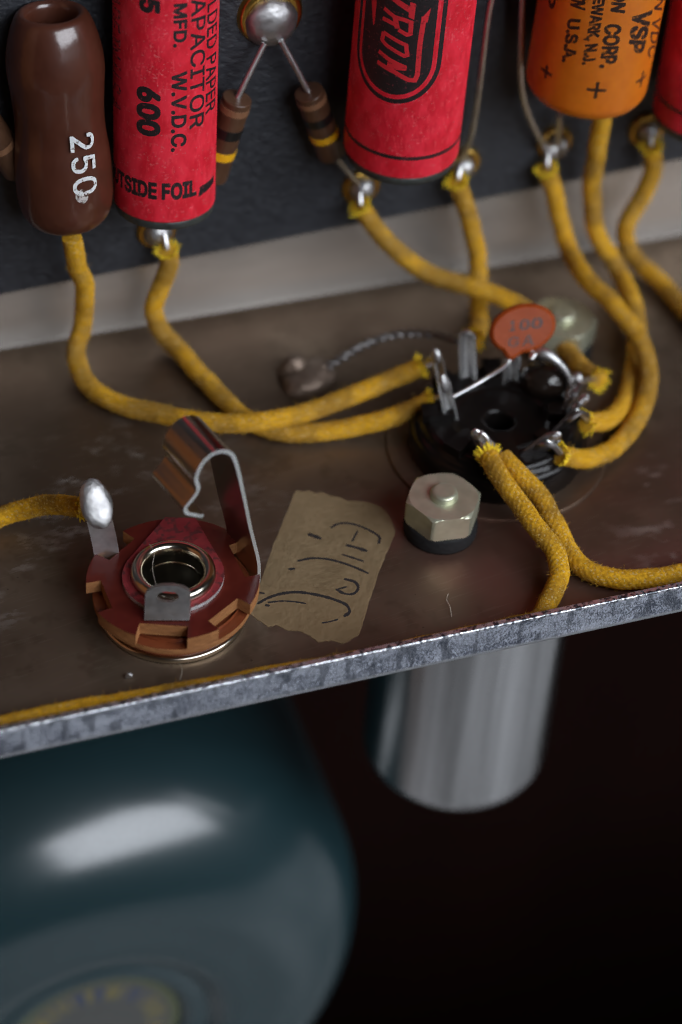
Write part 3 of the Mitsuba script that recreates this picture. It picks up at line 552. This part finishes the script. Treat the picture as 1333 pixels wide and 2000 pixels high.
cf = [-.15, -.95, .1]
trough(Zl(916, 752, 4.9), Zl(914, 656, 11.2), 2.3, cf)
trough(Zl(866, 776, 4.9), Zl(849, 690, 10.8), 1.9, [-.9, -.45, .2], solder=(1.1, .7, .55))
trough(Zl(886, 826, 4.9), Zl(868, 742, 10.6), 1.9, [.2, -1, .2], solder=(1.3, .6, .5))
lug(Zl(958, 892, 4.9), Zl(934, 846, 8.8), 1.8, m='mat_dark_lead', wdir=cw, solder=(.9, .8, .6))
lug(Zl(1030, 892, 4.7), Zl(1090, 848, 8.6), 2.7, m='mat_dark_lead', solder=(1.1, .7, .5))
lug(Zl(1078, 846, 4.7), Zl(1146, 774, 10.0), 2.6, m='mat_dark_lead', solder=(1.0, .8, .6))
trough(Zl(1098, 784, 4.9), Zl(1128, 738, 8.2), 1.9, [-.6, -.7, .3], solder=(1.2, .8, .6))
trough(Zl(1000, 756, 4.9), Zl(1003, 696, 9.0), 2.3, cf)
for q, (x0, y0) in enumerate(((932, 846), (944, 852))):      # strands wrapped round the front lug
    P, s_ = spline([Zl(x0, y0+18, 6.8), Zl(x0-8, y0+2, 8.6), Zl(x0-2, y0-6, 9.2), Zl(x0+8, y0+4, 8.6), Zl(x0+10, y0+26, 7.2)], .2); obj('wire_strand', tube(P, .26, 8), 'mat_tin', so)
for pts_, r_, m_ in (([(1040, 876, 6.0), (1062, 868, 7.6), (1080, 872, 7.4), (1092, 884, 6.2)], .35, 'mat_dark_lead'), ([(1096, 832, 6.2), (1116, 818, 8.2), (1134, 806, 8.6), (1150, 812, 7.2)], .34, 'mat_dark_lead'), ([(1104, 800, 6.0), (1120, 772, 8.0), (1132, 752, 8.0)], .5, 'mat_dark_lead'),
                     ([(908, 668, 9.6), (900, 655, 10.4), (912, 648, 11.0), (926, 656, 10.6), (924, 672, 9.6)], .32, 'mat_tin'), ([(836, 704, 7.4), (846, 698, 9.2), (858, 704, 9.4), (862, 716, 8.4)], .34, 'mat_tin')):
    P, s_ = spline([Zl(*q) for q in pts_], .2); obj('wire_strand', tube(P, r_, 8), m_, so)
obj('flux_lump', blob(Zl(1066, 742, 6.6), (3.1, 2.5, 2.3), unit([.94, -.3, 0]), unit([.3, .94, 0]), EZ, .13, .6, 4, 51), 'mat_glossy_dark', so, smooth=True); part_label('tube_socket__flux_lump', 'glossy dark lump under the arched lug')
P, _ = spline([Zl(1040, 690, 10.8), Zl(1062, 690, 11.2), Zl(1086, 704, 10.6), Zl(1106, 726, 9.2), Zl(1114, 752, 7.4), Zl(1108, 792, 5.2)], .25)
u_ = np.linspace(0, 1, len(P)); k = obj('lug', tube(P, .42+.42*np.exp(-((u_-.12)/.22)**2)*(1-np.exp(-u_*18)), 14), 'mat_solder', so, smooth=True); part_label(k, 'bright arched solder covered lug beside the orange disc')

# orange disc capacitor
dc = thing('disc_capacitor', 'small orange ceramic disc capacitor marked 100 standing above the socket', 'capacitor')
DC = onZ(1023, 642, 14.0); dn = unit([-.18, -.80, .57]); dx = unit(np.cross([0, 0, 1], dn)*1); dx = unit(dx+.06*np.cross(dn, dx)); dy = np.cross(dn, dx)
sh = unary_union([affinity.rotate(affinity.scale(Point(0, 0).buffer(1, 40), 4.2, 3.0), 10), Polygon([(-3.2, -1.6), (-2.2, -3.6), (-1.6, -3.8), (-.2, -3.0), (1.3, -2.6), (2.4, -2.2), (3.2, -.8)])]).buffer(-.4).buffer(.8).buffer(-.4)
V, F = extrude(sh, 1.0); lo = []
rings = [(0, -.85), (.0, -.55), (.35, -.2), (.35, 0)]
def pillow(poly, th, r=.45):
    """a flat body with rounded rim"""
    ms = []
    steps = [(r, 0), (r*.45, r*.3), (r*.12, r*.75), (0, r)]; bounds = []
    for inset, z in steps+[(i_, th-z_) for i_, z_ in reversed(steps)]:
        g = poly.buffer(-inset, 12); g = max(getattr(g, 'geoms', [g]), key=lambda q: q.area); L = LineString(g.exterior.coords); bounds.append((np.array([L.interpolate(t, True).coords[0] for t in np.linspace(0, 1, 160, endpoint=False)]), z))
    V = np.vstack([np.column_stack([b, np.full(160, z)]) for b, z in bounds]); i, j = np.meshgrid(np.arange(len(bounds)-1), np.arange(160), indexing='ij')
    # align starts
    F = np.stack([i*160+j, i*160+(j+1) % 160, (i+1)*160+(j+1) % 160, (i+1)*160+j], -1).reshape(-1, 4)
    caps_ = []
    for b, z in (bounds[0], bounds[-1]):
        v, f = flat(Polygon(b), 5.0); caps_.append((np.column_stack([v, np.full(len(v), z)]), f))
    return join((V, F), *caps_)
V, F = pillow(sh, 1.5); V[:, 2] -= 1.5; obj('body', (place(V, DC, dx, dy, dn), F), 'mat_disc', dc, smooth=40)
t = []
for txt, x0, x1, y0, y1 in (('1', -1.75, -1.05, -.15, 1.15), ('0', -.55, .75, -.15, 1.15), ('0', .9, 2.35, -.1, 1.2), ('G', -1.75, -.35, -2.1, -.9), ('A', .05, 1.5, -2.1, -.8)):
    v, f = text_flat(txt, txt not in 'GA', .012); v = fit_box(v, x0, x1, y0, y1); v[:, 0] += .18*(v[:, 1]); t.append((np.column_stack([v, np.full(len(v), .03)]), f))
V, F = join(*t); obj('print', (place(V, DC, dx, dy, dn), F), 'mat_disc_print', dc, smooth=False)
dp = lambda x, y: DC+dx*x+dy*y-dn*.7
obj('lead', rod([dp(-1.8, -3.3), dp(-2.0, -4.0), Zl(945, 742, 10.2), Zl(886, 775, 9.0)], .28), 'mat_tin', dc)
obj('lead', rod([dp(.9, -2.2), dp(1.0, -2.9), Zl(1038, 702, 10.9), Zl(1046, 690, 11.5)], .32), 'mat_tin', dc)

# ------------------------------------------------------------------ hexagonal nuts on rubber washers
def nut(label, o, rot, z0=2.15, h=3.35, Rc=4.65, rub=4.4):
    key = thing('hex_nut', label, 'nut', 'nuts that hold the tube socket'); o = np.array(o)
    obj('washer', lathe(rounded([(1.5, .003), (rub, .003), (rub+.08, z0*.5), (rub-.05, z0), (1.5, z0)], .3), 64, o), 'mat_rubber', key)
    n = 96; a = np.arange(n)*2*np.pi/n; hexr = Rc*math.cos(math.pi/6)/np.cos((a-rot+math.pi/6) % (math.pi/3)-math.pi/6)
    rows = [(np.full(n, 1.4), z0+.01), (np.minimum(hexr, Rc*.95), z0+.01), (hexr, z0+.35), (np.minimum(hexr, hexr), z0+h-.75)]
    cone = lambda z: Rc*.885+(z0+h-z)*1.9
    for z in (h-.55, h-.4, h-.25, h-.1, h): rows.append((np.minimum(hexr, cone(z0+z)), z0+z))
    rows += [(np.full(n, 3.4), z0+h+.02), (np.full(n, 1.5), z0+h+.02)]
    V = np.vstack([np.column_stack([r*np.cos(a), r*np.sin(a), np.full(n, z)]) for r, z in rows])+o
    i, j = np.meshgrid(np.arange(len(rows)-1), np.arange(n), indexing='ij')
    obj('nut', (V, np.stack([i*n+j, i*n+(j+1) % n, (i+1)*n+(j+1) % n, (i+1)*n+j], -1).reshape(-1, 4)), 'mat_nut', key, smooth=25)
    obj('screw_end', lathe(rounded([(1.75, z0+h-.2), (1.6, z0+h+.75), (1.25, z0+h+1.0), (.02, z0+h+1.02)], .2), 40, o), 'mat_nut', key)
n1 = onZ(868, 962, 6.1); nut('hexagonal nut on a black rubber washer in front of the tube socket', (n1[0], n1[1], 0), .42)
n2 = onZ(1100, 612, 6.1); nut('hexagonal nut on a black rubber washer behind the orange disc', (n2[0], n2[1], 0), .15)

# ------------------------------------------------------------------ jack
jk = thing('phone_jack', 'open frame phone jack with dark red wafer, metal bushing and tall curled contact spring', 'jack')
obj('base_ring', lathe(rounded([(4, .003), (8.55, .003), (8.6, .75), (8.2, .95), (4, .95)], .3), 128), 'mat_nickel', jk)
obj('lower_wafer', lathe(rounded([(4, .96), (8.2, .96), (8.2, 2.3), (4, 2.3)], .1), 128), 'mat_phenolic_low', jk)
obj('middle_wafer', lathe([(4, 3.10), (9.15, 3.10)], 128), 'mat_phenolic_low', jk)
obj('wafer_edge', lathe([(8.2, 2.31), (9.15, 2.31), (9.2, 2.7), (9.15, 3.09)], 128), 'mat_fibre_edge', jk)
rh, fh = unit([RGT[0], RGT[1], 0]), unit([FWD[0], FWD[1], 0])
def notch(deg, w, d, R=9.8):
    """a rectangular bite in the rim; deg is measured in the horizontal frame of the photograph (0 right, 90 away)"""
    g = Polygon([(R-d, -w/2), (R+2, -w/2-.4), (R+2, w/2+.4), (R-d, w/2)]); return affinity.rotate(g, deg, origin=(0, 0))
wf = Point(0, 0).buffer(9.8, 64)
wf = wf.difference(unary_union([notch(268, 5.4, 2.3), notch(322, 4.8, 2.1), notch(203, 4.6, 2.0), notch(146, 4.4, 2.2), notch(24, 5.6, 2.2), affinity.rotate(Polygon([(6.3, -2.6), (11, -1.55), (11, 1.55), (6.3, 2.6)]), 91, origin=(0, 0)), Point(0, 0).buffer(4.0)]))
def put(V): return np.column_stack([V[:, :2] @ np.array([rh[:2], fh[:2]]), V[:, 2]])
v, f = flat(wf, 3.0); obj('upper_wafer', join((put(np.column_stack([v, np.full(len(v), 5.3)])), f)), 'mat_phenolic', jk, smooth=False)
part_label('phone_jack__upper_wafer', 'dark red notched wafer')
V, F = extrude(wf, 1.68, 3.6); m = trimesh.Trimesh(V, F, process=False); side = np.abs(m.face_normals[:, 2]) < .5; bot = m.face_normals[:, 2] < -.5
obj('wafer_edge', (put(V), F[side | bot]), 'mat_fibre_edge', jk, smooth=False)
obj('spacer', lathe([(8.0, 3.1), (8.0, 3.62)], 96), 'mat_phenolic_low', jk)
plate = unary_union([Point(0, 0).buffer(5.75, 48), affinity.rotate(Polygon([(0, -5.6), (3.0, -4.9), (9.4, -1.75), (9.4, 1.75), (3.0, 4.9), (0, 5.6)]), 91, origin=(0, 0)), Polygon([(-2.5, -4), (-2.5, -6.35), (2.5, -6.35), (2.5, -4)])]).buffer(.3).buffer(-.3).difference(Point(0, 0).buffer(4.0, 40))
V, F = extrude(plate, .5, 5.32); m = trimesh.Trimesh(V, F, process=False); up = m.face_normals[:, 2] > .5
obj('ground_plate', (put(V), F[up]), 'mat_dye', jk, smooth=False); part_label('phone_jack__ground_plate', 'red dyed worn metal plate round the bushing')
obj('plate_edge', (put(V), F[~up]), 'mat_cut_edge', jk, smooth=False)
P, _ = spline([(4.75, 0, 5.83), (4.85, 0, 6.2), (4.6, 0, 6.75), (4.1, 0, 6.95), (3.6, 0, 6.7), (3.35, 0, 6.0), (3.3, 0, 4.6)], .12)
obj('bushing', lathe(np.vstack([P[:, [0, 2]], [(3.2, 4.5), (3.15, 4.2), (3.2, 3.9), (3.2, .2), (3.2, .1)]]), 128), 'mat_nickel', jk, smooth=50)
obj('bushing_floor', lathe([(.01, .1), (3.2, .1)], 48), 'mat_rubber', jk)
# ground tab with its slot
tab = Polygon([(-2.5, 0)]+[(2.5, 0), (2.5, 3.3)]+[(2.5*math.cos(a), 3.3+1.25*math.sin(a)) for a in np.linspace(.2, math.pi-.2, 14)]+[(-2.5, 3.3)]).difference(affinity.scale(Point(0, 3.05).buffer(1, 24), 1.25, .72))
V, F = extrude(tab, .55); o = -fh*6.45+EZ*5.35
k = obj('ground_tab', (place(V, o, unit(rh+.05*fh), unit(EZ*.97+fh*.24), unit(-fh*.97+EZ*.24)), F), 'mat_solder', jk, smooth=False); part_label(k, 'bent up tab with a slot at the front')
# left lug with its solder blob
lb, lt = onZ(208, 1080, 5.2), onZ(186, 980, 12.2)
a, e1, e2 = ribbon(spline([lb-EZ*3.5, lb, lt], .4)[0], unit([.93, -.15, 0]), 2.9, .5); k = obj('solder_lug', join(a, e1, e2), 'mat_tin', jk)
ax = unit(lt-lb); nv = unit([-.05, -.80, .60]); ax = unit(ax-nv*(ax@nv)); wv = np.cross(ax, nv); k = obj('solder', blob(onZ(188, 984, 12.0), (2.95, 1.85, .6), ax, wv, nv, .12, .6, 4, 35), 'mat_solder', jk+'__solder_lug'); part_label(k, 'shiny flat solder blob on the left lug')
# contact spring: its front edge traced on an upright plane, then swept back
e1d = unit([.966, .26, 0]); wd = unit([-.26, .966, 0]); Bp = onZ(508, 1108, 5.0)
def onplane(px, py):
    d = ray(px, py); return EYE+d*((Bp-EYE) @ wd)/(d @ wd)
zz = lambda zx, zy: (120+zx*.33, 780+zy*.33)
edge = [zz(1172, 1010), zz(1168, 960), zz(1120, 760), zz(1070, 520), zz(1034, 375), zz(1008, 325), zz(960, 308), zz(900, 322), zz(842, 372), zz(806, 440), zz(800, 485), zz(812, 525), zz(800, 560), zz(765, 605), zz(735, 645), zz(742, 670), zz(790, 684), zz(840, 692)]
P, s_ = spline([onplane(*p) for p in edge], .12)
P = np.vstack([[P[0]-EZ*2.2], P]); wd2 = 6.6
a, e1, e2 = ribbon(P+wd*wd2/2, wd, wd2, .42)
obj('contact_spring', a, 'mat_spring', jk, smooth=35); obj('spring_edge', join(e1, e2), 'mat_cut_edge', jk, smooth=35)
part_label('phone_jack__contact_spring', 'tall curled contact spring'); part_label('phone_jack__spring_edge', 'bright cut edge of the spring')

# ------------------------------------------------------------------ masking tape with handwriting
zt = lambda zx, zy: onZ(460+zx*.3751, 900+zy*.3751, .2)[:2]
tp = thing('tape_label', 'piece of old brown masking tape with pencil handwriting, stuck beside the jack', 'label')
out = [(318, 150), (350, 156), (385, 150), (420, 166), (455, 160), (500, 180), (540, 184), (585, 205), (640, 206), (700, 214), (760, 236), (800, 275), (836, 362), (820, 400), (760, 545), (700, 720), (664, 850), (640, 905), (560, 950), (500, 932), (430, 940), (385, 905), (330, 882), (270, 880), (215, 850), (170, 860), (120, 825), (75, 790), (100, 728), (200, 430), (300, 180)]
V0 = [zt(*q) for q in out]; ol = []
for A, Bq in zip(V0, V0[1:]+V0[:1]):
    for t_ in np.linspace(0, 1, 7, endpoint=False): ol.append(A+(Bq-A)*t_+rng.normal(size=2)*.035)
V, F = extrude(Polygon(ol).buffer(0), .12, -.02)
k = obj('paper', (V, F), 'mat_tape', tp, smooth=False)
strokes = [[(500, 345), (530, 328), (580, 322), (640, 335), (700, 360), (750, 395), (748, 425)], [(637, 362), (610, 415)], [(585, 438), (630, 450), (680, 466)], [(560, 486), (610, 502), (665, 520)], [(388, 382), (412, 390), (440, 401)],
           [(330, 518), (400, 505), (480, 510), (560, 530), (640, 560), (690, 583)], [(280, 562), (305, 560)], [(575, 615), (625, 630), (640, 660), (615, 690), (570, 690), (528, 668)], [(120, 740), (170, 712), (240, 690), (320, 682), (420, 695), (520, 722), (580, 750), (595, 785), (570, 806)],
           [(175, 735), (250, 728), (330, 735), (365, 741)], [(530, 825), (490, 836), (455, 842)], [(160, 750), (172, 752)], [(124, 684), (148, 688)], [(540, 665), (575, 655)]]
ws = [1, .8, 1.5, .9, 1.6, 1.1, 1.2, 1.2, 1.3, .8, .7, 1.2, .8, .8]; g = []
for st, wt in zip(strokes, ws):
    P = np.array([[*zt(*q), 0] for q in st]); P = spline(P, .25)[0] if len(P) > 2 else np.array([P[0]+(P[1]-P[0])*t_ for t_ in np.linspace(0, 1, 8)])
    for A, Bq in zip(P[:-1], P[1:]): g.append(LineString([A[:2], Bq[:2]]).buffer(.155*wt*rng.uniform(.7, 1.25)))
v, f = flat(unary_union(g), .5); k = obj('handwriting', (np.column_stack([v, np.full(len(v), .13)]), f), 'mat_pencil', tp, smooth=False); part_label(k, 'pencil handwriting')

# ------------------------------------------------------------------ below the chassis: tube shield and loudspeaker magnet cover
sd = thing('tube_shield', 'brushed metal tube shield hanging below the chassis under the socket', 'tube shield')
obj('can', lathe(rounded([(12.9, -1.25), (12.9, -30), (12.9, -55.0), (11, -57.4), (7, -58.0), (.02, -58.0)], 2.6, 9), 160, (SX-.4, SY, 0)), 'mat_shield', sd, smooth=50)
BELL = np.array([-7.9, 8.0, -95.6])
sp_ = thing('loudspeaker', 'blue grey glossy loudspeaker magnet cover with a round label, below the chassis at left', 'loudspeaker')
pr = [(12.6, 3.0), (13.2, 1.9), (14.2, 1.4), (15.4, 1.5), (16.6, 2.0), (17.5, 1.6), (18.3, .6), (19.6, .1), (22, 0), (24.6, .25)]+[(24.8+20*math.sin(a), .3+20*(1-math.cos(a))) for a in np.linspace(.12, math.pi/2, 18)]+[(44.9, 36), (45.2, 75)]
P, _ = spline([(a, 0, b) for a, b in pr], .8)
V, F = lathe(P[:, [0, 2]], 160, BELL, (0, 1, 0)); obj('cover', (V, F), 'mat_bell', sp_, smooth=True)
V, F = lathe([(.02, 2.6), (12.7, 2.7)], 96, BELL, (0, 1, 0)); obj('label', (V, F), 'mat_bell_label', sp_, smooth=False); part_label('loudspeaker__label', 'round label with blue and yellow lettering')

# ------------------------------------------------------------------ lint and crumbs
def hair(label, pts, r=.035):
    k = obj('lint_hair', rod([at(p) for p in pts], r, 5, .2), 'mat_lint'); labels[k] = {'label': label, 'category': 'hair'}
hair('short curled hair on the floor near the front lip below the hexagonal nut', [(876, 1160, 'z', .1), (873, 1172, 'z', .4), (880, 1186, 'z', .5), (882, 1204, 'z', .1)])
hair('fine hair lying across the bushing of the jack', [(292, 1062, 'z', 7.2), (301, 1080, 'z', 7.3), (298, 1110, 'z', 7.0), (306, 1146, 'z', 6.6)], .022)
hair('fine hair on the floor between the jack and the front lip', [(352, 1296, 'z', .2), (356, 1310, 'z', .5), (352, 1328, 'z', .2)], .025)
k = obj('solder_crumb', blob(onZ(252, 1320, .3), (.42, .3, .45), amp=.4, seed=41), 'mat_solder'); labels[k] = {'label': 'tiny solder crumb on the floor in front of the jack', 'category': 'crumb'}
